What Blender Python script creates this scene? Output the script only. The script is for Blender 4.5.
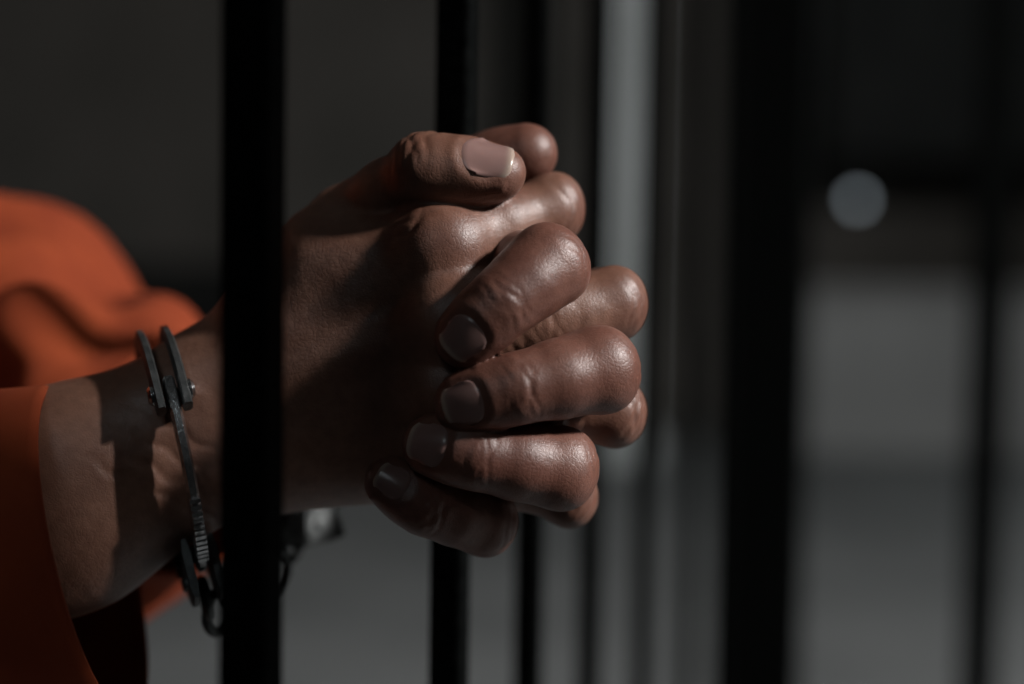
import bpy, bmesh, math, random
import numpy as np
from mathutils import Vector, Matrix

# ------------------------------------------------------------------ camera, world, light
for o in list(bpy.data.objects):
    bpy.data.objects.remove(o)
scene = bpy.context.scene
COL = scene.collection
EYE = 1.20                                   # camera height (m)
FPX = 1422.0                                 # 50 mm lens on a 1024 px wide frame
cd = bpy.data.cameras.new('camera')
cam = bpy.data.objects.new('camera', cd)
COL.objects.link(cam)
cam.location = (0, 0, EYE)
cam.rotation_euler = (math.radians(90 - 3.0), math.radians(-0.85), 0)
cd.sensor_width = 36.0
cd.lens = FPX * 36.0 / 1024.0
cd.clip_start = 0.02
cd.dof.use_dof = True
cd.dof.focus_distance = 0.362
cd.dof.aperture_fstop = 3.4
cd.dof.aperture_blades = 0
scene.camera = cam

w = bpy.data.worlds.new('world')
scene.world = w
w.use_nodes = True
w.node_tree.nodes['Background'].inputs[0].default_value = (0.55, 0.65, 0.72, 1)
w.node_tree.nodes['Background'].inputs[1].default_value = 0.006

def area(name, loc, target, size, power, color):
    d = bpy.data.lights.new(name, 'AREA')
    d.energy = power
    d.color = color
    d.shape = 'RECTANGLE'
    d.size, d.size_y = size
    o = bpy.data.objects.new(name, d)
    COL.objects.link(o)
    o.location = loc
    o.rotation_euler = (Vector(target) - Vector(loc)).to_track_quat('-Z', 'Y').to_euler()
    return o

ROOM_R = 4.2
W1 = (ROOM_R - 0.03, -0.75, 3.9)                     # high window that lights the hands
FILL_W = (-0.9, -2.97, 3.4)                             # dim unseen window added behind the camera as soft fill
W2 = (ROOM_R - 0.03, 7.3, 3.6)                      # farther window that lights the floor
area('daylight_or_fill', W1, (0, 0.4, 1.2), (0.34, 0.42), 440, (1.0, 0.97, 0.95))
area('daylight_or_fill', W2, (0.5, 6.5, 0), (1.5, 1.1), 11.5, (0.86, 0.97, 1.0))
area('daylight_or_fill', FILL_W, (-0.1, 0.4, 1.2), (1.0, 0.7), 11, (0.84, 0.95, 1.0))  # added fill light from the camera side

scene.view_settings.view_transform = 'Standard'
scene.view_settings.look = 'None'
scene.view_settings.gamma = 1.0
scene.view_settings.exposure = 0.0
scene.view_settings.use_curve_mapping = False

# ------------------------------------------------------------------ helpers
_e = cam.rotation_euler.to_matrix()
CM = np.array(_e)
CO = np.array(cam.location)

def P(px, py, z):
    """photo pixel + depth along the optical axis -> world point"""
    v = np.array([(px - 512.0) / FPX * z, -(py - 342.0) / FPX * z, -z])
    return CM @ v + CO

def unit(v):
    v = np.asarray(v, float)
    return v / (np.linalg.norm(v) + 1e-12)

def tag(o, label=None, cat=None, group=None, kind=None):
    if label: o['label'] = label
    if cat: o['category'] = cat
    if group: o['group'] = group
    if kind: o['kind'] = kind
    return o

def empty(name, loc):
    o = bpy.data.objects.new(name, None)
    o.location = loc
    o.empty_display_size = 0.02
    COL.objects.link(o)
    return o

def mesh_obj(name, verts, faces, mat, parent=None, smooth=False):
    me = bpy.data.meshes.new(name)
    me.from_pydata([tuple(v) for v in verts], [], [tuple(f) for f in faces])
    me.materials.append(mat)
    if smooth:
        me.polygons.foreach_set('use_smooth', [True] * len(me.polygons))
    o = bpy.data.objects.new(name, me)
    COL.objects.link(o)
    if parent is not None:
        o.parent = parent
        o.matrix_parent_inverse = Matrix.Translation(-parent.location)
    return o

def bm_obj(name, bm, mat, parent=None, smooth=False):
    me = bpy.data.meshes.new(name)
    bm.normal_update()
    bm.to_mesh(me)
    bm.free()
    me.materials.append(mat)
    if smooth:
        me.polygons.foreach_set('use_smooth', [True] * len(me.polygons))
    o = bpy.data.objects.new(name, me)
    COL.objects.link(o)
    if parent is not None:
        o.parent = parent
        o.matrix_parent_inverse = Matrix.Translation(-parent.location)
    return o

def box_bm(c, s, rotz=0.0, bevel=0.0, bm=None, frame=None):
    bm2 = bmesh.new()
    bmesh.ops.create_cube(bm2, size=1.0)
    for v in bm2.verts:
        v.co = Vector((v.co.x * s[0], v.co.y * s[1], v.co.z * s[2]))
    if bevel > 0:
        bmesh.ops.bevel(bm2, geom=bm2.edges[:], offset=bevel, segments=2, profile=0.5, affect='EDGES')
    M = Matrix.Rotation(rotz, 4, 'Z')
    if frame is not None:
        M = Matrix(np.array(frame).T.tolist()).to_4x4()
    for v in bm2.verts:
        v.co = (M @ v.co) + Vector(c)
    if bm is None:
        return bm2
    tmp = bpy.data.meshes.new('tmp')
    bm2.to_mesh(tmp); bm2.free()
    bm.from_mesh(tmp)
    bpy.data.meshes.remove(tmp)
    return bm

def cyl(a, b, r, n=16, bevel=0.0):
    """closed cylinder between two points with softened rims"""
    a, b = np.array(a, float), np.array(b, float)
    ax = unit(b - a)
    t = unit(np.cross(ax, [0.31, 0.2, 0.93]))
    s = np.cross(ax, t)
    rows = [(a, r - bevel), (a + ax * bevel, r), (b - ax * bevel, r), (b, r - bevel)] if bevel else [(a, r), (b, r)]
    V, F = [], []
    for c, rr in rows:
        for i in range(n):
            q = 2 * math.pi * i / n
            V.append(c + (t * math.cos(q) + s * math.sin(q)) * rr)
    for k in range(len(rows) - 1):
        for i in range(n):
            j = (i + 1) % n
            F.append((k * n + i, k * n + j, (k + 1) * n + j, (k + 1) * n + i))
    F.append(tuple(range(n))[::-1])
    F.append(tuple((len(rows) - 1) * n + i for i in range(n)))
    return V, F

# ------------------------------------------------------------------ materials
def mat(name):
    m = bpy.data.materials.new(name)
    m.use_nodes = True
    nt = m.node_tree
    return m, nt, nt.nodes, nt.links, nt.nodes['Principled BSDF']

def noisy(name, c1, c2, scale, rough, bump=0.0, bscale=None, metallic=0.0, spec=0.5, detail=6):
    m, nt, N, L, b = mat(name)
    tc = N.new('ShaderNodeTexCoord')
    n = N.new('ShaderNodeTexNoise')
    n.inputs['Scale'].default_value = scale
    n.inputs['Detail'].default_value = detail
    L.new(tc.outputs['Object'], n.inputs['Vector'])
    r = N.new('ShaderNodeValToRGB')
    r.color_ramp.elements[0].position = 0.35
    r.color_ramp.elements[1].position = 0.68
    r.color_ramp.elements[0].color = (*c1, 1)
    r.color_ramp.elements[1].color = (*c2, 1)
    L.new(n.outputs['Fac'], r.inputs['Fac'])
    L.new(r.outputs['Color'], b.inputs['Base Color'])
    b.inputs['Roughness'].default_value = rough
    b.inputs['Metallic'].default_value = metallic
    b.inputs['Specular IOR Level'].default_value = spec
    if bump:
        n2 = N.new('ShaderNodeTexNoise')
        n2.inputs['Scale'].default_value = bscale or scale * 4
        n2.inputs['Detail'].default_value = 5
        L.new(tc.outputs['Object'], n2.inputs['Vector'])
        bp = N.new('ShaderNodeBump')
        bp.inputs['Strength'].default_value = bump
        bp.inputs['Distance'].default_value = 0.001
        L.new(n2.outputs['Fac'], bp.inputs['Height'])
        L.new(bp.outputs['Normal'], b.inputs['Normal'])
    return m

M_WALL = noisy('wall_plaster', (0.072, 0.069, 0.062), (0.1, 0.094, 0.086), 1.3, 0.9)
M_FLOOR = noisy('floor_concrete', (0.155, 0.165, 0.167), (0.225, 0.237, 0.24), 0.9, 0.75)
M_CEIL = noisy('ceiling_plaster', (0.13, 0.13, 0.12), (0.17, 0.17, 0.16), 1.0, 0.9)
M_PILLAR = noisy('pillar_paint', (0.46, 0.5, 0.5), (0.56, 0.6, 0.61), 2.0, 0.7)
M_COUNTER = noisy('counter_paint', (0.24, 0.25, 0.25), (0.29, 0.3, 0.3), 2.0, 0.7)
M_DARKFURN = noisy('dark_steel_furniture', (0.012, 0.013, 0.013), (0.02, 0.021, 0.02), 4, 0.8, spec=0.1)
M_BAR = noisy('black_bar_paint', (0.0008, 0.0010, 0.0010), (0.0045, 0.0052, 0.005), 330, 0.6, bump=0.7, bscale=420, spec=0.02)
M_FRAME = noisy('window_frame_paint', (0.05, 0.05, 0.05), (0.08, 0.08, 0.08), 20, 0.5)
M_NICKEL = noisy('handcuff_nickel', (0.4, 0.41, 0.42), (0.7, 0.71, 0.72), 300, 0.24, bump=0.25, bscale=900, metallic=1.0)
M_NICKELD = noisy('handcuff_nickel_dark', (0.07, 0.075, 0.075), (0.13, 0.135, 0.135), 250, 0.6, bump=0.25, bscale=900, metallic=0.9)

def lamp_mat(name, col, st):
    m, nt, N, L, b = mat(name)
    b.inputs['Emission Color'].default_value = (*col, 1)
    b.inputs['Emission Strength'].default_value = st
    b.inputs['Base Color'].default_value = (0.6, 0.6, 0.6, 1)
    return m
M_LAMP = lamp_mat('lamp_glass', (0.8, 0.92, 1.0), 1.2)

def glass_mat():
    m, nt, N, L, b = mat('frosted_pane')
    b.inputs['Base Color'].default_value = (0.75, 0.8, 0.83, 1)
    b.inputs['Roughness'].default_value = 0.35
    b.inputs['Emission Color'].default_value = (0.85, 0.95, 1.0, 1)
    b.inputs['Emission Strength'].default_value = 1.0
    return m
M_PANE = glass_mat()

def skin_mat():
    m, nt, N, L, b = mat('skin')
    tc = N.new('ShaderNodeTexCoord')
    n1 = N.new('ShaderNodeTexNoise'); n1.inputs['Scale'].default_value = 55; n1.inputs['Detail'].default_value = 6
    n2 = N.new('ShaderNodeTexNoise'); n2.inputs['Scale'].default_value = 420; n2.inputs['Detail'].default_value = 4
    L.new(tc.outputs['Object'], n1.inputs['Vector']); L.new(tc.outputs['Object'], n2.inputs['Vector'])
    r1 = N.new('ShaderNodeValToRGB')
    e = r1.color_ramp.elements
    e[0].position, e[1].position = 0.34, 0.68
    e[0].color = (0.135, 0.060, 0.037, 1)
    e[1].color = (0.215, 0.108, 0.072, 1)
    L.new(n1.outputs['Fac'], r1.inputs['Fac'])
    at = N.new('ShaderNodeAttribute'); at.attribute_name = 'ruddy'
    mx = N.new('ShaderNodeMix'); mx.data_type = 'RGBA'
    mx.inputs['B'].default_value = (0.135, 0.046, 0.033, 1)
    L.new(at.outputs['Fac'], mx.inputs['Factor'])
    L.new(r1.outputs['Color'], mx.inputs['A'])
    mm = N.new('ShaderNodeMix'); mm.data_type = 'RGBA'; mm.blend_type = 'MULTIPLY'
    mm.inputs['Factor'].default_value = 0.5
    r2 = N.new('ShaderNodeValToRGB')
    r2.color_ramp.elements[0].position, r2.color_ramp.elements[1].position = 0.3, 0.62
    r2.color_ramp.elements[0].color = (0.62, 0.55, 0.52, 1)
    L.new(n2.outputs['Fac'], r2.inputs['Fac'])
    L.new(mx.outputs['Result'], mm.inputs['A']); L.new(r2.outputs['Color'], mm.inputs['B'])
    L.new(mm.outputs['Result'], b.inputs['Base Color'])
    b.inputs['Roughness'].default_value = 0.46
    b.inputs['Specular IOR Level'].default_value = 0.62
    b.inputs['Subsurface Weight'].default_value = 0.12
    b.inputs['Subsurface Radius'].default_value = (0.0018, 0.0008, 0.0005)
    b.inputs['Subsurface Scale'].default_value = 1.0
    # fine skin relief: crackle plus pores
    v = N.new('ShaderNodeTexVoronoi'); v.feature = 'DISTANCE_TO_EDGE'; v.inputs['Scale'].default_value = 900
    nd = N.new('ShaderNodeTexNoise'); nd.inputs['Scale'].default_value = 260; nd.inputs['Detail'].default_value = 6
    L.new(tc.outputs['Object'], nd.inputs['Vector'])
    ad = N.new('ShaderNodeMixRGB'); ad.blend_type = 'LINEAR_LIGHT'; ad.inputs['Fac'].default_value = 0.002
    L.new(tc.outputs['Object'], ad.inputs['Color1']); L.new(nd.outputs['Color'], ad.inputs['Color2'])
    L.new(ad.outputs['Color'], v.inputs['Vector'])
    rr = N.new('ShaderNodeMapRange'); rr.inputs['From Max'].default_value = 0.16
    L.new(v.outputs['Distance'], rr.inputs['Value'])
    b1 = N.new('ShaderNodeBump'); b1.inputs['Strength'].default_value = 0.15; b1.inputs['Distance'].default_value = 0.0004
    L.new(rr.outputs['Result'], b1.inputs['Height'])
    b2 = N.new('ShaderNodeBump'); b2.inputs['Strength'].default_value = 0.22; b2.inputs['Distance'].default_value = 0.0008
    L.new(nd.outputs['Fac'], b2.inputs['Height'])
    L.new(b1.outputs['Normal'], b2.inputs['Normal'])
    L.new(b2.outputs['Normal'], b.inputs['Normal'])
    return m
M_SKIN = skin_mat()

def nail_mat():
    m, nt, N, L, b = mat('fingernail')
    tc = N.new('ShaderNodeTexCoord')
    n1 = N.new('ShaderNodeTexNoise'); n1.inputs['Scale'].default_value = 220
    L.new(tc.outputs['Object'], n1.inputs['Vector'])
    at = N.new('ShaderNodeAttribute'); at.attribute_name = 'free_edge'
    r1 = N.new('ShaderNodeValToRGB')
    r1.color_ramp.elements[0].color = (0.20, 0.115, 0.102, 1)
    r1.color_ramp.elements[1].color = (0.27, 0.165, 0.148, 1)
    L.new(n1.outputs['Fac'], r1.inputs['Fac'])
    mx = N.new('ShaderNodeMix'); mx.data_type = 'RGBA'
    mx.inputs['B'].default_value = (0.38, 0.29, 0.24, 1)
    L.new(at.outputs['Fac'], mx.inputs['Factor']); L.new(r1.outputs['Color'], mx.inputs['A'])
    L.new(mx.outputs['Result'], b.inputs['Base Color'])
    b.inputs['Roughness'].default_value = 0.28
    b.inputs['Specular IOR Level'].default_value = 0.5
    b.inputs['Subsurface Weight'].default_value = 0.1
    b.inputs['Subsurface Radius'].default_value = (0.002, 0.001, 0.0006)
    return m
M_NAIL = nail_mat()

def cloth_mat():
    m, nt, N, L, b = mat('orange_cotton')
    tc = N.new('ShaderNodeTexCoord')
    n1 = N.new('ShaderNodeTexNoise'); n1.inputs['Scale'].default_value = 30; n1.inputs['Detail'].default_value = 8
    L.new(tc.outputs['Object'], n1.inputs['Vector'])
    r1 = N.new('ShaderNodeValToRGB')
    r1.color_ramp.elements[0].position, r1.color_ramp.elements[1].position = 0.3, 0.7
    r1.color_ramp.elements[0].color = (0.17, 0.027, 0.009, 1)
    r1.color_ramp.elements[1].color = (0.26, 0.047, 0.014, 1)
    L.new(n1.outputs['Fac'], r1.inputs['Fac'])
    L.new(r1.outputs['Color'], b.inputs['Base Color'])
    b.inputs['Roughness'].default_value = 0.9
    b.inputs['Specular IOR Level'].default_value = 0.2
    mp = N.new('ShaderNodeMapping'); mp.inputs['Rotation'].default_value = (0.2, 0.45, 0.3)
    L.new(tc.outputs['Object'], mp.inputs['Vector'])
    wv = N.new('ShaderNodeTexWave'); wv.inputs['Scale'].default_value = 900; wv.inputs['Distortion'].default_value = 1.0
    L.new(mp.outputs['Vector'], wv.inputs['Vector'])
    b1 = N.new('ShaderNodeBump'); b1.inputs['Strength'].default_value = 0.2; b1.inputs['Distance'].default_value = 0.0001
    L.new(wv.outputs['Fac'], b1.inputs['Height'])
    L.new(b1.outputs['Normal'], b.inputs['Normal'])
    return m
M_CLOTH = cloth_mat()

# ------------------------------------------------------------------ the setting
def slab(name, c, s, m, parent=None):
    o = bm_obj(name, box_bm(c, s), m, parent)
    if parent is None:
        tag(o, kind='structure')
    return o

RX0, RX1, RY0, RY1, RH = -5.0, ROOM_R, -3.0, 11.0, 5.2
slab('floor', ((RX0 + RX1) / 2, (RY0 + RY1) / 2, -0.05), (RX1 - RX0 + 0.4, RY1 - RY0 + 0.4, 0.1), M_FLOOR)
slab('ceiling', ((RX0 + RX1) / 2, (RY0 + RY1) / 2, RH + 0.05), (RX1 - RX0 + 0.4, RY1 - RY0 + 0.4, 0.1), M_CEIL)
slab('wall_back', ((RX0 + RX1) / 2, RY1 + 0.1, RH / 2), (RX1 - RX0 + 0.4, 0.2, RH), M_WALL)
def wall_front():
    x, z, wx, wz = FILL_W[0], FILL_W[2], 1.1, 0.8
    bm = bmesh.new()
    for c, sz in ((((RX0 - .2 + x - wx / 2) / 2, RH / 2), (x - wx / 2 - RX0 + .2, RH)), (((RX1 + .2 + x + wx / 2) / 2, RH / 2), (RX1 + .2 - x - wx / 2, RH)),
                  ((x, (z - wz / 2) / 2), (wx, z - wz / 2)), ((x, (z + wz / 2 + RH) / 2), (wx, RH - z - wz / 2))):
        box_bm((c[0], RY0 - 0.1, c[1]), (sz[0], 0.2, sz[1]), bm=bm)
    tag(bm_obj('wall_front', bm, M_WALL), kind='structure')
    root = empty('window_3', (x, RY0 - 0.08, z))  # added window that carries the fill light
    tag(root, kind='structure')
    for q in (-1, 1):
        bm_obj('frame_rail', box_bm((x, RY0 - 0.08, z + q * (wz / 2 - 0.02)), (wx, 0.06, 0.04)), M_FRAME, root)
        bm_obj('frame_stile', box_bm((x + q * (wx / 2 - 0.02), RY0 - 0.08, z), (0.04, 0.06, wz - 0.08)), M_FRAME, root)
        pw = wx / 2 - 0.055
        bm_obj('pane', box_bm((x + q * (0.015 + pw / 2), RY0 - 0.085, z), (pw, 0.008, wz - 0.08)), M_PANE, root)
    bm_obj('mullion', box_bm((x, RY0 - 0.08, z), (0.03, 0.05, wz - 0.08)), M_FRAME, root)
wall_front()
slab('wall_left', (RX0 - 0.1, (RY0 + RY1) / 2, RH / 2), (0.2, RY1 - RY0, RH), M_WALL)
# unseen wall stub added beside the camera to shade sleeves from the high window
SHADE_WALL_END = 0.231
slab('shade_wall', (0.36, (RY0 + SHADE_WALL_END) / 2, RH / 2), (0.12, SHADE_WALL_END - RY0, RH), M_WALL)
# right wall with two window openings
def wall_right():
    wins = [(W1[1], W1[2], 0.9, 0.8), (W2[1], W2[2], 1.6, 1.2)]
    bm = bmesh.new()
    ys = [RY0]
    for y, z, wy, wz in wins:
        ys += [y - wy / 2, y + wy / 2]
    ys.append(RY1)
    for i in range(0, len(ys) - 1):
        y0, y1 = ys[i], ys[i + 1]
        if i % 2 == 0:
            box_bm((ROOM_R + 0.1, (y0 + y1) / 2, RH / 2), (0.2, y1 - y0, RH), bm=bm)
        else:
            _, z, _, wz = wins[i // 2]
            box_bm((ROOM_R + 0.1, (y0 + y1) / 2, (z - wz / 2) / 2), (0.2, y1 - y0, z - wz / 2), bm=bm)
            box_bm((ROOM_R + 0.1, (y0 + y1) / 2, (z + wz / 2 + RH) / 2), (0.2, y1 - y0, RH - z - wz / 2), bm=bm)
    o = bm_obj('wall_right', bm, M_WALL)
    tag(o, kind='structure')
    for k, (y, z, wy, wz) in enumerate(wins):
        root = empty('window_%d' % (k + 1), (ROOM_R + 0.08, y, z))
        tag(root, kind='structure')
        for q in range(2):
            bm_obj('frame_rail', box_bm((ROOM_R + 0.08, y, z + (q * 2 - 1) * (wz / 2 - 0.02)), (0.06, wy, 0.04)), M_FRAME, root)
            bm_obj('frame_stile', box_bm((ROOM_R + 0.08, y + (q * 2 - 1) * (wy / 2 - 0.02), z), (0.06, 0.04, wz - 0.08)), M_FRAME, root)
        bm_obj('mullion', box_bm((ROOM_R + 0.08, y, z), (0.05, 0.03, wz - 0.08)), M_FRAME, root)
        for q in range(2):
            pw = wy / 2 - 0.055
            bm_obj('pane', box_bm((ROOM_R + 0.085, y + (q * 2 - 1) * (0.015 + pw / 2), z), (0.008, pw, wz - 0.08)), M_PANE, root)
wall_right()

# pale pillar far behind the bars
pa, pb = P(606, 342, 9.0), P(648, 342, 9.0)
pil = empty('pillar', ((pa[0] + pb[0]) / 2, 9.0, 0))
bm_obj('shaft', box_bm(((pa[0] + pb[0]) / 2, 9.0, RH / 2 + 0.1), (pb[0] - pa[0], 0.5, RH - 0.2), bevel=0.02), M_PILLAR, pil)
bm_obj('plinth', box_bm(((pa[0] + pb[0]) / 2, 9.0, 0.1), (pb[0] - pa[0] + 0.1, 0.6, 0.2), bevel=0.02), M_PILLAR, pil)
tag(pil, 'pale painted pillar far behind the receding row of bars', 'pillar')

# dark steel bench against the back wall, left
ba, bb = P(-60, 300, 10.5), P(300, 300, 10.5)
zt, zb = P(120, 262, 10.5)[2], P(120, 335, 10.5)[2]
ben = empty('storage_chest', ((ba[0] + bb[0]) / 2, 10.5, 0))
bm_obj('body', box_bm(((ba[0] + bb[0]) / 2, 10.5, (zb + zt) / 2), (bb[0] - ba[0], 0.6, zt - zb - 0.08), bevel=0.01), M_DARKFURN, ben)
bm_obj('lid', box_bm(((ba[0] + bb[0]) / 2, 10.49, zt - 0.02), (bb[0] - ba[0] + 0.06, 0.64, 0.05), bevel=0.01), M_DARKFURN, ben)
for sx in (ba[0] + 0.08, bb[0] - 0.08):
    for sy in (10.26, 10.74):
        bm_obj('leg', box_bm((sx, sy, (zb + 0.04) / 2), (0.08, 0.08, zb + 0.04)), M_DARKFURN, ben)
tag(ben, 'long dark blurred chest by the far wall above the orange sleeve', 'chest')

# pale low counter at the right
ca, cb = P(800, 300, 9.6), P(1100, 300, 9.6)
ct = P(900, 287, 9.6)[2]
cb[0] = min(cb[0], ROOM_R - 0.15)
cou = empty('counter', ((ca[0] + cb[0]) / 2, 9.6, 0))
bm_obj('body', box_bm(((ca[0] + cb[0]) / 2, 9.65, (ct - 0.05) / 2), (cb[0] - ca[0], 0.6, ct - 0.05), bevel=0.01), M_COUNTER, cou)
bm_obj('top', box_bm(((ca[0] + cb[0]) / 2, 9.62, ct - 0.025), (cb[0] - ca[0] + 0.04, 0.7, 0.05), bevel=0.01), M_COUNTER, cou)
tag(cou, 'low pale grey counter blurred far behind the wide dark post', 'counter')

# added dark gallery that stands in for shade on the upper right wall
ga, gb = P(805, 155, 10.2), ROOM_R - 0.1
gal = empty('shade_gallery', ((ga[0] + gb) / 2, 10.2, ga[2]))
bm_obj('shade_deck', box_bm(((ga[0] + gb) / 2, 10.25, ga[2]), (gb - ga[0], 1.4, 0.16), bevel=0.01), M_DARKFURN, gal)
bm_obj('shade_fascia', box_bm(((ga[0] + gb) / 2, 9.52, ga[2] + 0.7), (gb - ga[0], 0.04, 1.5), bevel=0.005), M_DARKFURN, gal)
bm_obj('shade_rail', box_bm(((ga[0] + gb) / 2, 9.52, ga[2] + 1.5), (gb - ga[0], 0.08, 0.08), bevel=0.01), M_DARKFURN, gal)
tag(gal, 'added dark panel in place of shade on the far wall above the soft light disc', 'walkway')

# small wall lamp that shows as a soft disc
lp = P(858, 200, 10.9)
lam = empty('wall_lamp', (lp[0], RY1, lp[2]))
V, F = cyl((lp[0], RY1 - 0.03, lp[2]), (lp[0], RY1, lp[2]), 0.07, 24, 0.005)
mesh_obj('back_plate', V, F, M_FRAME, lam)
bm = bmesh.new()
bmesh.ops.create_uvsphere(bm, u_segments=20, v_segments=10, radius=0.042)
for v in bm.verts:
    v.co = Vector((v.co.x, v.co.y * 0.7, v.co.z)) + Vector((lp[0], RY1 - 0.045, lp[2]))
bm_obj('globe', bm, M_LAMP, lam, True)
tag(lam, 'small round wall lamp glowing as a soft disc at right', 'lamp')

# ------------------------------------------------------------------ the barred gate
# bars: (x at mid height, depth); one row receding from near left to far right
BW = 0.0107
ROWDIR = unit([0.255, 0.967, 0])
ROT = -math.atan2(ROWDIR[0], ROWDIR[1])
row = [(252.5, 0.297), (453, 0.441), (533, 0.585), (594, 0.730), (648, 0.875), (692, 1.02), (724, 1.165)]
gate = empty('cell_gate', tuple(P(452, 342, 0.455)[:2]) + (0.0,))
tag(gate, 'black painted steel bar gate that the clasped hands reach through', 'gate')
bar_me = bpy.data.meshes.new('bar')
bmb = box_bm((0, 0, 1.12), (BW, BW, 2.06), bevel=0.0012)
bmb.to_mesh(bar_me); bmb.free()
bar_me.materials.append(M_BAR)
def add_bar(x, y, s=1.0):
    o = bpy.data.objects.new('bar', bar_me)
    o.location = (x, y, 0)
    o.rotation_euler = (0, 0, ROT)
    COL.objects.link(o)
    o.parent = gate
    o.matrix_parent_inverse = Matrix.Translation(-gate.location)
    return o
pts = [P(px, 342, z) for px, z in row]
near = pts[0] - (pts[1] - pts[0]) * 0.98
for p in pts + [near, near - (pts[1] - pts[0])]:
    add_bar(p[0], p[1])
postc = P(769, 342, 1.31)
PW = 0.070
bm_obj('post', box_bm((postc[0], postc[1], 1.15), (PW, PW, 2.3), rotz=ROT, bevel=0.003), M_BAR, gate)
far_end = np.array([postc[0], postc[1]]) - ROWDIR[:2] * PW / 2
start = (near - (pts[1] - pts[0]) * 1.4)[:2]
mid = (far_end + start) / 2
dirn = far_end - start
ang = -math.atan2(dirn[0], dirn[1])
for zc in (0.06, 2.18):
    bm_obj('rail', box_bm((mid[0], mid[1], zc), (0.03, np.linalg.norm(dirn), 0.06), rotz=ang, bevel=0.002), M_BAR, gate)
# bar of the next panel beyond the post
q = P(988, 342, 1.62)
pan = empty('gate_panel', (q[0], q[1], 0))
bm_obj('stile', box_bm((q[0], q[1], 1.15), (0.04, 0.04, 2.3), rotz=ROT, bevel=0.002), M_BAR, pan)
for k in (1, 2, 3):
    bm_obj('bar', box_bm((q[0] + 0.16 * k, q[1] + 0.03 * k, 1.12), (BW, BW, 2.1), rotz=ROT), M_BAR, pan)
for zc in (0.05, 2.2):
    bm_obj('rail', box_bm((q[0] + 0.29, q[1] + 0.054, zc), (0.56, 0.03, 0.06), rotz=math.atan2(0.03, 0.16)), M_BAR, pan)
tag(pan, 'narrow dark gate upright at the far right edge', 'gate')

# ------------------------------------------------------------------ implicit surfaces for the arms
def smin(a, b, k):
    h = np.maximum(k - np.abs(a - b), 0.0) / k
    return np.minimum(a, b) - h * h * k * 0.25

class Seg:
    __slots__ = ('a', 'b', 'ra', 'rb', 'n', 'f', 'k')
    def __init__(s, a, b, ra, rb, n=None, f=1.0, k=0.004):
        s.a, s.b, s.ra, s.rb, s.f, s.k = np.asarray(a, float), np.asarray(b, float), ra, rb, f, k
        s.n = None if n is None else unit(n)
    def d(s, X):
        ba = s.b - s.a
        L = float(ba @ ba) + 1e-12
        pa = X - s.a
        t = np.clip((pa @ ba) / L, 0, 1)
        q = pa - t[..., None] * ba
        r = s.ra + (s.rb - s.ra) * t
        if s.n is not None:                      # flattened along n
            c = q @ s.n
            dist = np.sqrt(np.maximum((q * q).sum(-1) - c * c, 0) + (c / s.f) ** 2)
            return (dist - r) * (1.0 if s.f >= 1 else (0.5 + 0.5 * s.f))
        return np.sqrt((q * q).sum(-1)) - r
    def box(s, pad):
        R = max(s.ra, s.rb) * max(1.0, s.f) + pad
        return np.minimum(s.a, s.b) - R, np.maximum(s.a, s.b) + R

class Shape:
    """palm group + fingers; each finger blends with the palm only, never with its neighbours"""
    def __init__(s):
        s.palm, s.fingers = [], []
    def eval(s, X):
        D = np.full(X.shape[:-1], 1.0)
        for g in s.palm:
            D = smin(D, g.d(X), g.k)
        out = D.copy()
        for segs, k in s.fingers:
            f = np.full(X.shape[:-1], 1.0)
            for g in segs:
                f = smin(f, g.d(X), g.k)
            out = np.minimum(out, smin(D, f, k))
        return out
    def grid(s, h):
        pad = 0.016
        allsegs = s.palm + [g for f, _ in s.fingers for g in f]
        lo = np.min([g.box(0.004)[0] for g in allsegs], 0)
        hi = np.max([g.box(0.004)[1] for g in allsegs], 0)
        n = np.ceil((hi - lo) / h).astype(int) + 1
        D = np.full(n, 1.0, np.float32)
        def sub(box):
            i0 = np.maximum(np.floor((box[0] - lo) / h).astype(int), 0)
            i1 = np.minimum(np.ceil((box[1] - lo) / h).astype(int) + 1, n)
            sl = tuple(slice(a, b) for a, b in zip(i0, i1))
            ax = [lo[i] + h * np.arange(i0[i], i1[i]) for i in range(3)]
            X = np.stack(np.meshgrid(*ax, indexing='ij'), -1)
            return sl, X
        for g in s.palm:
            sl, X = sub(g.box(pad))
            D[sl] = smin(D[sl], g.d(X), g.k)
        out = D.copy()
        for segs, k in s.fingers:
            b = [g.box(pad) for g in segs]
            sl, X = sub((np.min([q[0] for q in b], 0), np.max([q[1] for q in b], 0)))
            f = np.full(X.shape[:-1], 1.0)
            for g in segs:
                f = smin(f, g.d(X), g.k)
            out[sl] = np.minimum(out[sl], smin(D[sl].astype(float), f, k))
        return out, lo

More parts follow.
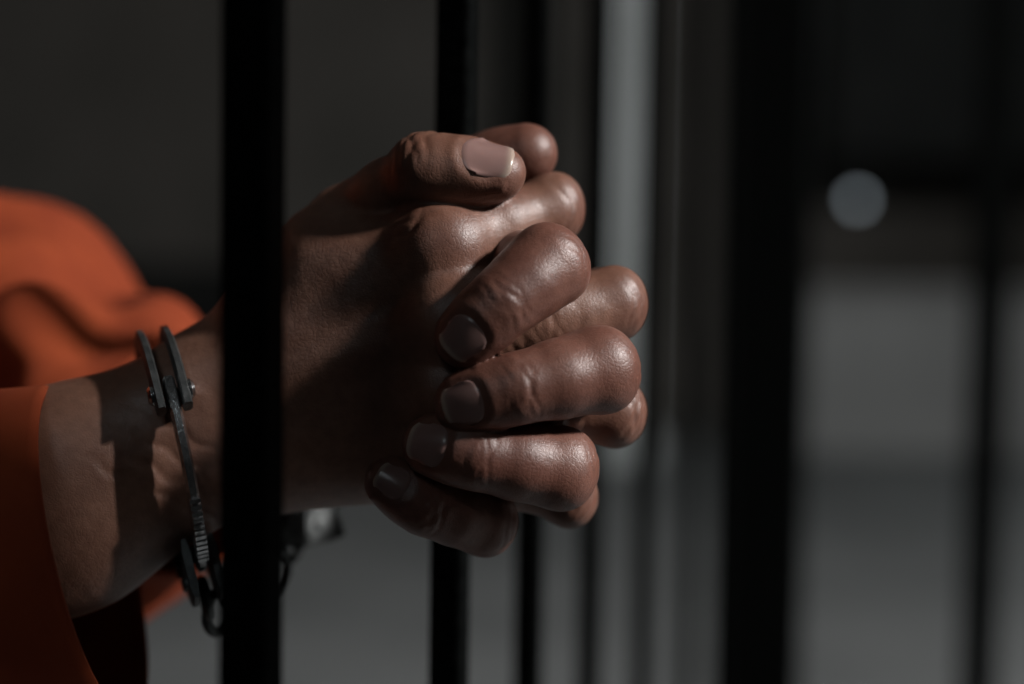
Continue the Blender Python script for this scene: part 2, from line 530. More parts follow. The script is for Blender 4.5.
def surface_nets(D, lo, h):
    S = D < 0
    c = [S[i:S.shape[0] - 1 + i, j:S.shape[1] - 1 + j, k:S.shape[2] - 1 + k] for i in (0, 1) for j in (0, 1) for k in (0, 1)]
    cnt = sum(x.astype(np.int8) for x in c)
    act = (cnt > 0) & (cnt < 8)
    idx = np.argwhere(act)
    vid = np.full(act.shape, -1, np.int64)
    vid[act] = np.arange(len(idx))
    off = np.array([[i, j, k] for i in (0, 1) for j in (0, 1) for k in (0, 1)])
    vals = np.stack([D[idx[:, 0] + o[0], idx[:, 1] + o[1], idx[:, 2] + o[2]] for o in off], 1).astype(float)
    acc = np.zeros((len(idx), 3)); num = np.zeros(len(idx))
    for a in range(8):
        for b in range(a + 1, 8):
            if np.abs(off[a] - off[b]).sum() != 1:
                continue
            va, vb = vals[:, a], vals[:, b]
            m = (va < 0) != (vb < 0)
            t = np.where(m, va / np.where(m, va - vb, 1), 0)
            acc += np.where(m[:, None], off[a] + t[:, None] * (off[b] - off[a]), 0)
            num += m
    V = lo + h * (idx + acc / num[:, None])
    F = []
    for ax in range(3):
        u, v = (ax + 1) % 3, (ax + 2) % 3
        s0 = [slice(1, -1)] * 3; s1 = [slice(1, -1)] * 3
        s0[ax] = slice(0, -1); s1[ax] = slice(1, None)
        A, B = S[tuple(s0)], S[tuple(s1)]
        for flip in (False, True):
            m = (A & ~B) if not flip else (~A & B)
            e = np.argwhere(m)
            base = e.copy()
            base[:, u] += 1; base[:, v] += 1
            def at(du, dv):
                q = base.copy(); q[:, u] -= du; q[:, v] -= dv
                return vid[q[:, 0], q[:, 1], q[:, 2]]
            quad = np.stack([at(1, 1), at(0, 1), at(0, 0), at(1, 0)], 1)
            if flip:
                quad = quad[:, ::-1]
            F.append(quad)
    return V, np.concatenate(F)

def trilerp(D, lo, h, X):
    q = (X - lo) / h
    i = np.clip(np.floor(q).astype(int), 0, np.array(D.shape) - 2)
    f = q - i
    out = 0.0
    for a in (0, 1):
        for b in (0, 1):
            for c in (0, 1):
                wgt = (f[:, 0] if a else 1 - f[:, 0]) * (f[:, 1] if b else 1 - f[:, 1]) * (f[:, 2] if c else 1 - f[:, 2])
                out = out + wgt * D[i[:, 0] + a, i[:, 1] + b, i[:, 2] + c]
    return out

def ggrad(D, lo, h, X):
    e = h * 1.2
    g = np.stack([trilerp(D, lo, h, X + np.eye(3)[k] * e) - trilerp(D, lo, h, X - np.eye(3)[k] * e) for k in range(3)], -1) / (2 * e)
    return g / (np.linalg.norm(g, axis=-1, keepdims=True) + 1e-9)

def perp(n, ax):
    n = np.asarray(n, float)
    return unit(n - ax * (n @ ax))

def lerp(a, b, t):
    return a + (b - a) * t

class Hand:
    def __init__(s):
        s.shape = Shape()
        s.creases = []        # (centre, axis, dorsal, count, spacing, width, amp, lateral half width)
        s.ruddy = []          # (centre, radius, amount)
        s.nails = []          # (tip, axis, dorsal, width, length, tip radius)
    def finger(s, pts, rad, dors, kjoin=0.007, nail=True, nailsize=(0.0108, 0.0112)):
        m, p, d, t = pts
        r0, r1, r2, r3 = rad
        S = []
        a1, a2, a3 = unit(p - m), unit(d - p), unit(t - d)
        dp, dm, dt = perp(dors[0], a1), perp(dors[1], a2), perp(dors[2], a3)
        S.append(Seg(m, lerp(m, p, .5), r0, (r0 + r1) / 2 * 1.02))
        S.append(Seg(lerp(m, p, .5), p, (r0 + r1) / 2 * 1.02, r1 * .94))
        lat = np.cross(a2, dm)
        for sg in (-1, 1):                       # condyles of the bent knuckle
            c = p + lat * sg * r1 * 0.42 + (dm + dp) * r1 * 0.10
            S.append(Seg(c, c + a2 * 0.001, r1 * 0.66, r1 * 0.66))
        S.append(Seg(p, lerp(p, d, .5), r1 * 0.98, (r1 + r2) / 2 * 1.03))
        S.append(Seg(lerp(p, d, .5), d, (r1 + r2) / 2 * 1.03, r2))
        vol = -dm
        S.append(Seg(lerp(p, d, .3) + vol * r1 * .22, lerp(p, d, .75) + vol * r1 * .2, r1 * .84, r2 * .86))
        S.append(Seg(d, lerp(d, t, .55), r2 * 0.99, (r2 + r3) / 2 * 1.0, dt, 0.93))
        S.append(Seg(lerp(d, t, .55), t, (r2 + r3) / 2 * 1.0, r3, dt, 0.88))
        S.append(Seg(lerp(d, t, .45) - dt * r3 * .25, t - dt * r3 * .2 - a3 * 0.001, r3 * .95, r3 * .86))
        s.shape.fingers.append((S, kjoin))
        s.creases.append((d - a3 * 0.0006, unit(a2 + a3), unit(dm + dt), 4, 0.0019, 0.00055, 0.00032, r2 * 0.95))
        s.creases.append((p, unit(a1 + a2), unit(dp + dm), 5, 0.0022, 0.0006, 0.00036, r1 * 0.8))
        s.ruddy += [(p + (dp + dm) * r1 * .5, r1 * 1.1, 0.45), (d + dt * r2 * .7, r2 * 1.3, 0.55), (t, r3 * 1.7, 0.6), (m + dp * r0, r0 * 1.2, .35)]
        if nail:
            s.nails.append((t, a3, dt, nailsize[0], nailsize[1], r3))

CAMDIR = np.array([0, -1.0, 0])

# ---- right hand (nearer the camera, its back towards us)
R = Hand(); R.flush = 0.05
Rw = P(228, 412, .392)
pal = R.shape.palm
def seg(A, B, ra, rb, k=0.010, n=None, f=1.0):
    pal.append(Seg(A, B, ra, rb, n, f, k))
# forearm: radius and ulna sides and the muscle between
seg(P(-70, 522, .381), P(60, 470, .385), .023, .0195, .014)
seg(P(-60, 578, .382), P(75, 530, .387), .023, .0190, .014)
seg(P(60, 470, .385), P(222, 388, .392), .0195, .0165, .014)
seg(P(75, 530, .387), P(232, 452, .394), .0190, .0160, .014)
# carpus and metacarpals
seg(P(222, 388, .392), P(292, 345, .391), .0165, .0165)
seg(P(232, 452, .394), P(292, 425, .392), .0160, .0175)
seg(P(285, 350, .389), P(436, 252, .379), .0140, .0118)
seg(P(285, 380, .388), P(450, 318, .375), .0135, .0120)
seg(P(285, 410, .389), P(446, 388, .377), .0135, .0115)
seg(P(285, 440, .391), P(425, 450, .384), .0140, .0110)
seg(P(270, 455, .398), P(400, 455, .396), .0140, .0130)         # heel of the little-finger side
seg(P(285, 318, .392), P(330, 268, .388), .0150, .0138)         # muscle between thumb and index
seg(P(330, 268, .388), P(410, 254, .380), .0138, .0108)
seg(P(262, 372, .399), P(312, 285, .397), .0155, .0125)         # thumb base
seg(P(312, 285, .397), P(345, 222, .394), .0120, .0085)
for px, py, z, r in ((441, 248, .3735, .0105), (452, 318, .370, .0105), (447, 388, .372, .010), (426, 449, .379, .0095)):
    seg(P(px, py, z), P(px + 6, py - 1, z), r, r, .006)             # knuckle heads
seg(P(236, 468, .3815), P(350, 418, .3775), .0030, .0022, .007)     # tendons under the skin
seg(P(300, 342, .3785), P(428, 262, .3685), .0025, .0022, .007)
seg(P(300, 375, .3765), P(430, 325, .3655), .0025, .0022, .007)
seg(P(470, 332, .3735), P(575, 319, .3785), .0096, .0084, .006)     # side of the middle finger
up = np.array([0, 0, 1.0])
away = np.array([0, 1.0, 0])
R.finger([P(440, 247, .377), P(551, 209, .392), P(546, 222, .418), P(515, 232, .430)], (.0112, .0086, .0076, .0066), (CAMDIR, [1, 0, 0], away))
R.finger([P(452, 322, .3715), P(612, 304, .3815), P(594, 302, .416), P(540, 302, .432)], (.0112, .0088, .0080, .0068), (CAMDIR, [1, 0, 0], away))
R.finger([P(446, 390, .3755), P(613, 412, .3855), P(594, 398, .418), P(540, 385, .433)], (.0106, .0083, .0076, .0066), (CAMDIR, [1, 0, 0], away))
R.finger([P(425, 450, .384), P(568, 496, .392), P(552, 480, .417), P(515, 462, .432)], (.0100, .0074, .0067, .0058), (CAMDIR, [1, 0, 0], away))
tdors = np.array([0, -.78, .62])
# thumb: only the part past its big joint
tm, ti, tt = P(345, 214, .393), P(428, 173, .3755), P(498, 172, .372)
a1, a2 = unit(ti - tm), unit(tt - ti)
d2 = perp(tdors, a2)
TS = [Seg(tm, lerp(tm, ti, .55), .0082, .0084), Seg(lerp(tm, ti, .55), ti, .0084, .0094),
      Seg(ti + np.array([-.001, -.001, .0015]), ti + a2 * .002 + np.array([-.001, -.001, .0012]), .0085, .0085),
      Seg(ti, lerp(ti, tt, .5), .0094, .0089, d2, .95), Seg(lerp(ti, tt, .5), tt, .0089, .0068, d2, .86),
      Seg(lerp(ti, tt, .3) - d2 * .0022, tt - d2 * .0015 - a2 * .001, .0082, .0066)]
R.shape.fingers.append((TS, .0025))
R.creases.append((ti, unit(a1 + a2), perp([0, -.6, .8], unit(a1 + a2)), 5, .0026, .0008, .00045, .009))
R.creases.append((P(412, 222, .376), unit(P(430, 240, .376) - P(400, 200, .376)), CAMDIR, 3, .0028, .0008, .0004, .006))
R.ruddy += [(ti, .012, .35), (tt, .012, .65)]
R.nails.append((tt, a2, d2, .0122, .0138, .0068))
# web wrinkles on the middle finger between the knuckles, wrist wrinkles
R.creases.append((P(535, 330, .378), unit(P(560, 320, .378) - P(510, 335, .378)), CAMDIR, 9, .0024, .0008, .00020, .008))
R.creases.append((P(560, 424, .380), unit(P(600, 420, .378) - P(520, 425, .378)), CAMDIR, 5, .0032, .0008, .00035, .006))
R.creases.append((P(175, 470, .372), unit(P(205, 420, .37) - P(150, 510, .37)), CAMDIR, 4, .0050, .0011, .00045, .018))

# ---- left hand (behind, its fingers laid over the back of the right hand)
Lh = Hand(); Lh.flush = 0.6
pal = Lh.shape.palm
seg(P(40, 475, .535), P(90, 462, .520), .0235, .0215, .014)
seg(P(40, 522, .535), P(95, 505, .520), .0230, .0205, .014)
seg(P(90, 462, .520), P(270, 378, .445), .0215, .0165, .014)
seg(P(95, 505, .520), P(275, 425, .445), .0205, .0160, .014)
seg(P(270, 378, .445), P(335, 345, .424), .0165, .0155)
seg(P(275, 425, .445), P(335, 415, .426), .0160, .0155)
seg(P(330, 345, .424), P(455, 270, .410), .0135, .0112)
seg(P(330, 370, .423), P(452, 340, .411), .0130, .0115)
seg(P(330, 395, .424), P(442, 405, .411), .0130, .0110)
seg(P(330, 415, .425), P(422, 452, .411), .0130, .0100)
seg(P(330, 330, .418), P(400, 232, .413), .0150, .0115)
seg(P(400, 232, .413), P(425, 208, .410), .0115, .0108)
fw = CAMDIR
Lh.finger([P(455, 270, .410), P(549, 265, .3650), P(500, 305, .3560), P(463, 339, .3560)], (.0108, .0095, .0081, .0070),
          ([1, 0, .3], [.55, -1, .35], [.05, -1, .1]))
Lh.finger([P(452, 345, .411), P(600, 370, .3660), P(515, 389, .3565), P(463, 403, .3565)], (.0108, .0099, .0083, .0070),
          ([1, 0, 0], [.55, -1, .1], [0, -1, .05]))
Lh.finger([P(442, 410, .411), P(560, 469, .3690), P(474, 455, .3600), P(429, 444, .3610)], (.0104, .0095, .0081, .0068),
          ([1, 0, 0], [.55, -1, .1], [0, -1, .12]))
Lh.finger([P(422, 455, .411), P(486, 523, .379), P(424, 504, .3685), P(388, 481, .3665)], (.0094, .0076, .0073, .0058),
          ([1, 0, -.5], [.3, -1, -.1], [0, -1, .35]), nailsize=(.0085, .0092))
# thumb, pad side seen from here
lm, li, lt = P(425, 208, .410), P(478, 173, .400), P(528, 154, .394)
a1, a2 = unit(li - lm), unit(lt - li)
ld = perp([0, 1, -.15], a2)
LS = [Seg(lm, li, .0108, .0094), Seg(li, lerp(li, lt, .55), .0094, .0088, ld, .93), Seg(lerp(li, lt, .55), lt, .0088, .0075, ld, .93),
      Seg(lerp(li, lt, .4) - ld * .0015, lt - ld * .001, .0080, .0072)]
Lh.shape.fingers.append((LS, .004))
Lh.ruddy += [(lt, .013, .75)]
Lh.nails.append((lt, a2, ld, .0125, .0140, .0075))

def detail(hand, V, Nn):
    disp = np.zeros(len(V)); rud = np.zeros(len(V))
    rud += hand.flush
    rng = np.random.RandomState(3)
    for (c, ax, dn, cnt, sp, wd, amp, hw) in hand.creases:
        q = V - c
        ext = cnt * sp + 0.004
        m = (np.abs(q @ ax) < ext) & ((q * q).sum(1) < (ext + hw * 1.8) ** 2)
        if not m.any():
            continue
        qq = q[m]
        lat = np.cross(ax, dn)
        s_, l_ = qq @ ax, qq @ lat
        face = np.clip((Nn[m] @ dn - 0.1) / 0.5, 0, 1)
        env = np.exp(-(l_ / hw) ** 4) * face
        tot = np.zeros(m.sum())
        for i in range(cnt):
            s0 = (i - (cnt - 1) / 2) * sp * (1 + 0.25 * rng.uniform(-1, 1))
            ph, am = rng.uniform(0, 6.28), rng.uniform(.55, 1.1)
            cur = s0 + 0.0007 * np.sin(l_ * 620 + ph) + (s0 * 26) * (l_ ** 2)
            tot += am * np.exp(-((s_ - cur) / wd) ** 2)
        fall = np.exp(-(s_ / (cnt * sp * .62)) ** 4)
        disp[m] -= amp * tot * env * fall
    for (tip, ax, dn, wd, ln, rt) in hand.nails:      # nail bed sunk, skin fold raised round it
        q = V - tip
        m = ((q * q).sum(1) < (ln + .006) ** 2) & (Nn @ dn > 0.05) & (q @ dn > -.001) & (q @ dn < rt * 1.5)
        lat = np.cross(ax, dn)
        s_, l_ = q[m] @ ax, np.abs(q[m] @ lat)
        end = rt * .72
        sc = end - ln / 2
        e = ((np.abs(s_ - sc) / (ln / 2)) ** 3 + (l_ / (wd / 2)) ** 3) ** (1 / 3.0)
        e = (e - 1) * wd / 2
        dd = np.where(e < 0, -.00025 * np.clip(-e / .0010, 0, 1), .00035 * np.exp(-((e - .0010) / .0018) ** 2) * np.clip(e / .0010, 0, 1))
        dd = np.where((e > 0) & (s_ > end - .002), 0, dd)
        disp[m] += dd
    for c, r, a in hand.ruddy:
        d2_ = ((V - c) ** 2).sum(1)
        rud = np.maximum(rud, a * np.exp(-d2_ / (r * r)))
    return disp, rud

def nail_geom(hand, tip, ax, dn, wd, ln, rt):
    """nail plate fitted to the finger surface by marching inwards from above"""
    lat = np.cross(ax, dn)
    nu, nv = 17, 17
    u = np.linspace(-1, 1, nu); v = np.linspace(0, 1, nv)
    U, VV = np.meshgrid(u, v, indexing='ij')
    end = rt * 0.72
    sc, ha, half = end - ln / 2, ln / 2, wd / 2
    ext = (1 - np.abs(U * .985) ** 3.0) ** (1 / 3.0)       # rounded cuticle and free edge
    s_ = sc + ha * ext * (2 * VV - 1)
    X = tip + s_[..., None] * ax + (U * half)[..., None] * lat + dn * 0.014
    o = X.copy()
    for _ in range(40):
        d = hand.shape.eval(o)
        o = o - dn * np.clip(d, -0.002, 0.004)[..., None] * 0.8
    hgt = (o - tip) @ dn
    # smooth plate: arch across, straight along
    mid = hgt[nu // 2]
    line = np.polyval(np.polyfit(v[2:-3], mid[2:-3], 2), v)
    dz = (hgt[:, 5:-5] - mid[None, 5:-5]).mean(1)
    sel = np.abs(u) < .85
    arch = min(-wd * .10, float((dz[sel] * u[sel] ** 2).sum() / (u[sel] ** 4).sum())) * u ** 2
    H = line[None, :] + arch[:, None]
    H = H - 0.0007 * np.clip((0.14 - VV) / 0.14, 0, 1) ** 1.5
    top = tip + s_[..., None] * ax + (U * half)[..., None] * lat + H[..., None] * dn
    bot = top - dn * 0.0020
    verts = np.concatenate([top.reshape(-1, 3), bot.reshape(-1, 3)])
    n0 = nu * nv
    F = []
    for i in range(nu - 1):
        for j in range(nv - 1):
            a, b, c, d = i * nv + j, (i + 1) * nv + j, (i + 1) * nv + j + 1, i * nv + j + 1
            F.append((a, b, c, d)); F.append((n0 + d, n0 + c, n0 + b, n0 + a))
    ring = [i * nv for i in range(nu)] + [(nu - 1) * nv + j for j in range(1, nv)] + [i * nv + nv - 1 for i in range(nu - 2, -1, -1)] + [j for j in range(nv - 2, 0, -1)]
    for i in range(len(ring)):
        a, b = ring[i], ring[(i + 1) % len(ring)]
        F.append((b, a, n0 + a, n0 + b))
    edge = np.clip((VV - 0.86) / 0.08, 0, 1).reshape(-1)
    return verts, F, np.concatenate([edge, edge])

VOX = 0.0008
def arm_mesh(hand):
    D, lo = hand.shape.grid(VOX)
    V, F = surface_nets(D, lo, VOX)
    n = ggrad(D, lo, VOX, V)
    V = V - n * np.clip(hand.shape.eval(V), -VOX, VOX)[:, None] * .8
    n = ggrad(D, lo, VOX, V)
    disp, rud = detail(hand, V, n)
    return V + n * disp[:, None], F, rud

person = empty('person', tuple(P(-300, 650, .45)[:2]) + (0.0,))
parts = [arm_mesh(R), arm_mesh(Lh)]

# torso, neck and head out of frame, joined to the arms under the sleeves
hz = EYE
body = Shape()
sR, sL = np.array([-.50, .22, hz + .20]), np.array([-.50, .62, hz + .20])
eR, eL = P(-330, 648, .372), P(-260, 580, .63)
chest = np.array([-.54, .42, hz + .06])
bp_ = body.palm
for a, b, ra, rb, k in (
    (P(10, 520, .384), eR, .027, .036, .02), (P(60, 500, .532), eL, .028, .036, .02), (eR, sR, .036, .050, .03), (eL, sL, .036, .050, .03),
    (sR, sL, .055, .055, .05), (chest + [0, -.07, .02], chest + [0, .07, .02], .115, .115, .06),
    (chest + [0, -.06, -.22], chest + [0, .06, -.22], .105, .105, .08),
    (chest + [-.02, -.07, -.42], chest + [-.02, .07, -.42], .115, .115, .08),
    (np.array([-.54, .42, hz + .22]), np.array([-.50, .42, hz + .33]), .056, .055, .04)):
    bp_.append(Seg(a, b, ra, rb, None, 1, k))
H0 = np.array([-.47, .42, hz + .45])
for c, r, f, k in (((0, 0, .02), .088, 1, .02), ((-.025, 0, .03), .088, 1, .03), ((.012, 0, -.045), .066, 1, .04), ((.048, 0, -.092), .026, 1, .03)):
    bp_.append(Seg(H0 + c, H0 + np.array(c) + .001, r, r, None, 1, k))
bp_.append(Seg(H0 + [.088, 0, .012], H0 + [.108, 0, -.028], .009, .014, None, 1, .012))      # nose
bp_.append(Seg(H0 + [.070, -.022, -.058], H0 + [.070, .022, -.058], .014, .014, None, 1, .012))  # lips
bp_.append(Seg(H0 + [.078, -.03, .030], H0 + [.078, .03, .030], .012, .012, None, 1, .014))   # brow
for sg in (-1, 1):
    bp_.append(Seg(H0 + [-.01, sg * .084, .012], H0 + [-.006, sg * .080, -.03], .018, .010, None, 1, .008))   # ears
D, lo = body.grid(0.006)
Vb, Fb = surface_nets(D, lo, 0.006)
parts.append((Vb, Fb, np.zeros(len(Vb))))

off = 0; VV_, FF_, RR_ = [], [], []
for V, F, r in parts:
    VV_.append(V); FF_.append(F + off); RR_.append(r); off += len(V)
VV_, FF_, RR_ = np.concatenate(VV_), np.concatenate(FF_), np.concatenate(RR_)
me = bpy.data.meshes.new('body')
me.vertices.add(len(VV_)); me.vertices.foreach_set('co', VV_.astype(np.float32).ravel())
me.loops.add(len(FF_) * 4); me.loops.foreach_set('vertex_index', FF_.astype(np.int32).ravel())
me.polygons.add(len(FF_))
me.polygons.foreach_set('loop_start', np.arange(0, len(FF_) * 4, 4, dtype=np.int32))
me.polygons.foreach_set('use_smooth', np.ones(len(FF_), bool))
me.update(calc_edges=True)
me.validate()
at = me.attributes.new('ruddy', 'FLOAT', 'POINT')
at.data.foreach_set('value', RR_.astype(np.float32))
me.materials.append(M_SKIN)
bodyo = bpy.data.objects.new('body', me)
COL.objects.link(bodyo)
bodyo.parent = person
bodyo.matrix_parent_inverse = Matrix.Translation(-person.location)

for hand in (R, Lh):
    for nl in hand.nails:
        V, F, edge = nail_geom(hand, *nl)
        o = mesh_obj('fingernail', V, F, M_NAIL, bodyo, True)
        a = o.data.attributes.new('free_edge', 'FLOAT', 'POINT')
        a.data.foreach_set('value', edge.astype(np.float32))

# hair cap
bm = bmesh.new()
bmesh.ops.create_uvsphere(bm, u_segments=32, v_segments=20, radius=.097)
for v in list(bm.verts):
    if v.co.x > .055 and v.co.z < .045 or v.co.z < -.05 or (v.co.x > .0 and v.co.z < -.0):
        bm.verts.remove(v)
for v in bm.verts:
    v.co = Vector(H0 + np.array([-.014, 0, .028])) + v.co
M_HAIR = noisy('hair', (.008, .006, .005), (.02, .015, .012), 300, .7, bump=.8, bscale=900)
ho = bm_obj('hair', bm, M_HAIR, person, True)
md = ho.modifiers.new('thick', 'SOLIDIFY'); md.thickness = .008
bm = None

# ---- orange sleeves and shirt
def cloth_tube(name, stations, nseg=96, nring=110, seed=1, fold=0.006, hem=True, squash=1.0, mr=(1, 5), kr=(25, 95)):
    """stations: (centre, radius); a loose tube with soft folds that get stronger away from the hem"""
    C = np.array([s[0] for s in stations]); Rr = np.array([s[1] for s in stations])
    L = np.concatenate([[0], np.cumsum(np.linalg.norm(np.diff(C, axis=0), axis=1))])
    t = np.linspace(0, 1, nring) ** 1.15 * L[-1]
    def spl(y):                                   # smooth interpolation
        out = np.empty((len(t),) + y.shape[1:])
        m = np.gradient(y, L, axis=0)
        k = np.clip(np.searchsorted(L, t, side='right') - 1, 0, len(L) - 2)
        hh = L[k + 1] - L[k]; s = (t - L[k]) / hh
        sh = s.reshape((-1,) + (1,) * (y.ndim - 1)); hv = hh.reshape(sh.shape)
        return (2 * sh**3 - 3 * sh**2 + 1) * y[k] + (sh**3 - 2 * sh**2 + sh) * hv * m[k] + (-2 * sh**3 + 3 * sh**2) * y[k + 1] + (sh**3 - sh**2) * hv * m[k + 1]
    cc, rr = spl(C), spl(Rr[:, None])[:, 0]
    T = np.gradient(cc, axis=0)
    rng = np.random.RandomState(seed)
    waves = [(rng.randint(*mr), rng.uniform(*kr), rng.uniform(0, 6.28), rng.uniform(.3, 1)) for _ in range(9)]
    V = []
    ref = np.array([0, 0, 1.0])
    for i in range(nring):
        ax = unit(T[i]); sv = unit(np.cross(ax, ref)); uv = np.cross(sv, ax)
        g = min(1.0, .12 + t[i] / 0.05)
        for j in range(nseg):
            q = 2 * math.pi * j / nseg
            f = 0.0
            for (m, kz, ph, am) in waves:
                f += am * math.sin(m * q + kz * t[i] + ph)
            f = f / 3.0
            f = math.copysign(abs(f) ** 0.8, f)
            r = rr[i] + fold * g * f * (rr[i] / .05)
            if hem and t[i] < 0.016:
                r += 0.0008 * (1 if t[i] < 0.0135 else 0)
            V.append(cc[i] + sv * math.cos(q) * r * squash + uv * math.sin(q) * r)
    F = []
    for i in range(nring - 1):
        for j in range(nseg):
            k = (j + 1) % nseg
            F.append((i * nseg + j, i * nseg + k, (i + 1) * nseg + k, (i + 1) * nseg + j))
    o = mesh_obj(name, V, F, M_CLOTH, person, True)
    md = o.modifiers.new('thickness', 'SOLIDIFY')
    md.thickness = 0.0014; md.offset = -1
    return o

cloth_tube('sleeve', [(P(97, 549, .389), .0445), (P(10, 571, .387), .047), (P(-110, 606, .382), .051), (P(-330, 665, .372), .062),
                      (lerp(eR, sR, .45), .064), (lerp(eR, sR, .85), .072), (sR + [-.04, .04, .0], .078)], seed=5, fold=.007)
cloth_tube('sleeve', [(P(180, 462, .472), .0362), (P(125, 458, .497), .051), (P(35, 450, .535), .0690), (P(-75, 432, .575), .098), (P(-240, 470, .63), .096),
                      (lerp(eL, sL, .45), .072), (lerp(eL, sL, .85), .074), (sL + [-.04, -.04, 0], .078)], seed=11, fold=.0085, nseg=140, nring=160, mr=(2, 8), kr=(-150, 150))
cloth_tube('shirt', [(np.array([-.52, .42, hz + .245]), .075), (np.array([-.53, .42, hz + .19]), .135), (np.array([-.54, .42, hz + .05]), .165),
                     (np.array([-.54, .42, hz - .2]), .165), (np.array([-.56, .42, hz - .42]), .17)], seed=21, fold=.007, hem=False, squash=1.15)
cloth_tube('trousers', [(np.array([-.56, .36, hz - .36]), .16), (np.array([-.56, .33, hz - .6]), .105), (np.array([-.55, .32, .5]), .085), (np.array([-.55, .31, .1]), .075)], seed=31, fold=.006)
cloth_tube('trousers', [(np.array([-.56, .48, hz - .36]), .16), (np.array([-.56, .51, hz - .6]), .105), (np.array([-.55, .52, .5]), .085), (np.array([-.55, .53, .1]), .075)], seed=33, fold=.006)
for y in (.31, .53):
    bm = bmesh.new()
    bmesh.ops.create_uvsphere(bm, u_segments=20, v_segments=12, radius=1)
    for v in bm.verts:
        z = max(v.co.z, -.35)
        v.co = Vector((-.50 + v.co.x * .14, y + v.co.y * .05 * (1 + .15 * v.co.x), .035 + z * .1 * (1 - .35 * max(v.co.x, 0))))
    bm_obj('shoe', bm, M_DARKFURN, person, True)
tag(person, 'person in orange prison clothes with clasped cuffed hands through the bars', 'person')

# ------------------------------------------------------------------ handcuffs
def strip(path, axial, w_ax, h_rad, out):
    """rectangular strand swept along a path; out = outward direction per point"""
    V, F = [], []
    n = len(path)
    b = 0.22
    prof = [(-.5 + b, -.5), (.5 - b, -.5), (.5, -.5 + b), (.5, .5 - b), (.5 - b, .5), (-.5 + b, .5), (-.5, .5 - b), (-.5, -.5 + b)]
    for p, o in zip(path, out):
        for x, y in prof:
            V.append(p + axial * x * w_ax + o * y * h_rad)
    k = len(prof)
    for i in range(n - 1):
        for j in range(k):
            q = (j + 1) % k
            F.append((i * k + j, i * k + q, (i + 1) * k + q, (i + 1) * k + j))
    F.append(tuple(range(k))[::-1]); F.append(tuple((n - 1) * k + j for j in range(k)))
    return V, F

cuffs = empty('handcuffs', tuple(P(230, 560, .40)))
tag(cuffs, 'scuffed steel handcuffs locked around both wrists behind the near bar', 'handcuffs')

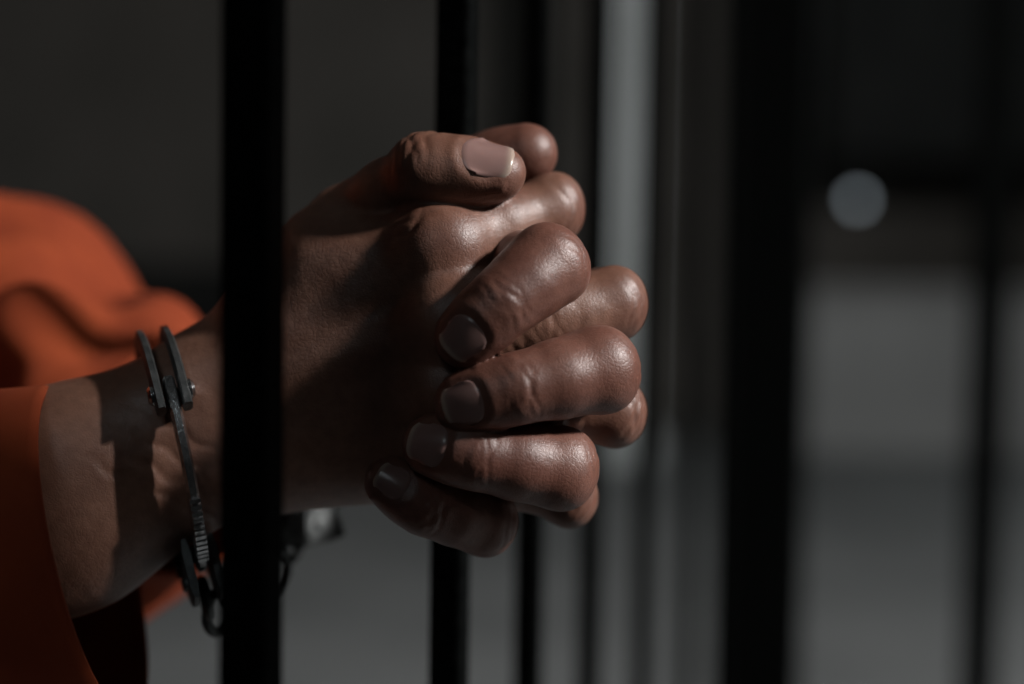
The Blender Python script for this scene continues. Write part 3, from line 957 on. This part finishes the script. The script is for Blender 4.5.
def make_cuff(C, axis, down, a=.0310, b=.0285, pivot=60, side=1):
    axis = unit(axis)
    u = perp(down, axis)
    wv = np.cross(axis, u)
    if wv @ CAMDIR < 0: wv = -wv
    def pt(th, off=0.0):
        q = math.radians(th)
        p = C - u * math.cos(q) * (a + off) + wv * math.sin(q) * (b + off)
        o = unit(-u * math.cos(q) / a + wv * math.sin(q) / b)
        return p, o
    def arc(t0, t1, off=0.0, n=60):
        L = [pt(t0 + (t1 - t0) * i / n, off) for i in range(n + 1)]
        return [x[0] for x in L], [x[1] for x in L]
    # single toothed strand on the camera side
    p, o = arc(pivot - 6, 178)
    V, F = strip(p, axis, .0030, .0062, o)
    arm = mesh_obj('swing_arm', V, F, M_NICKEL, cuffs)
    bm = bmesh.new()
    for th in np.arange(112, 150, 3.2):
        c, oo = pt(th, .0034)
        box_bm(c, (.0028, .0012, .0014), bm=bm, frame=[axis, np.cross(oo, axis), oo])
    bm_obj('ratchet_teeth', bm, M_NICKEL, arm)
    # pair of cheek strands that run over the top and round the far side
    for sg in (-1, 1):
        p, o = arc(pivot + 9, -172)
        p = [x + axis * sg * .0034 for x in p]
        V, F = strip(p, axis, .0025, .0066, o)
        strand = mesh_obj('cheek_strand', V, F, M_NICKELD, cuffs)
        c, oo = pt(pivot)
        V, F = cyl(c + axis * sg * .0024, c + axis * sg * .0060, .0027, 18, .0008)
        mesh_obj('rivet', V, F, M_NICKEL, strand)
    # lock case
    for sg in (-1, 1):
        p, o = arc(154, 214, .0035, 24)
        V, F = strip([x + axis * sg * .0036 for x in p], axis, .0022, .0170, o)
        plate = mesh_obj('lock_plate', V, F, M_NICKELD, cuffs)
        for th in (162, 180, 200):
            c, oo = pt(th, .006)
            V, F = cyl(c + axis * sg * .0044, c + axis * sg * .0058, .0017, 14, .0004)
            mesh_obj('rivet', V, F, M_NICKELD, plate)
    c, oo = pt(188, -.001)
    V, F = cyl(c - axis * .0062, c + axis * .0062, .0024, 16)
    mesh_obj('keyhole', V, F, M_DARKFURN, cuffs)
    # swivel eye
    c, oo = pt(186, .0115)
    V, F = torus(c, axis, .0050, .0015)
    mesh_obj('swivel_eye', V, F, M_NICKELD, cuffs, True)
    return c + oo * .0050

def torus(c, ax, Rm, r, n=36, m=10, stretch=1.0, along=None):
    ax = unit(ax)
    t = perp(along if along is not None else [.3, .2, .93], ax)
    s = np.cross(ax, t)
    V, F = [], []
    for i in range(n):
        q = 2 * math.pi * i / n
        cen = c + t * math.cos(q) * Rm * stretch + s * math.sin(q) * Rm
        o = unit(t * math.cos(q) + s * math.sin(q))
        for j in range(m):
            k = 2 * math.pi * j / m
            V.append(cen + o * math.cos(k) * r + ax * math.sin(k) * r)
    for i in range(n):
        for j in range(m):
            a, b = i * m + j, ((i + 1) % n) * m + j
            c2, d = ((i + 1) % n) * m + (j + 1) % m, i * m + (j + 1) % m
            F.append((a, b, c2, d))
    return V, F

fa = unit(P(230, 405, .392) - P(80, 485, .386))
down_r = P(203, 600, .392) - P(147, 330, .392)
e1 = make_cuff(P(176, 450, .392), np.cross(down_r, unit([-.34, 1, 0])), down_r)
e2 = make_cuff(P(294, 410, .447), np.array([.69, -.66, .27]), np.array([-.07, -.41, -.86]), pivot=40)
# chain links between the two eyes
n = 3
for i in range(n):
    t0 = (i + .5) / n
    c = lerp(e1, e2, t0) + np.array([0, 0, -.002 * math.sin(math.pi * t0)])
    d = unit(e2 - e1)
    side = unit(np.cross(d, [0, 0, 1]))
    axn = side if i % 2 == 0 else np.cross(d, side)
    V, F = torus(c, axn, .0062, .0016, stretch=np.linalg.norm(e2 - e1) / n / .0124 * 1.15, along=d)
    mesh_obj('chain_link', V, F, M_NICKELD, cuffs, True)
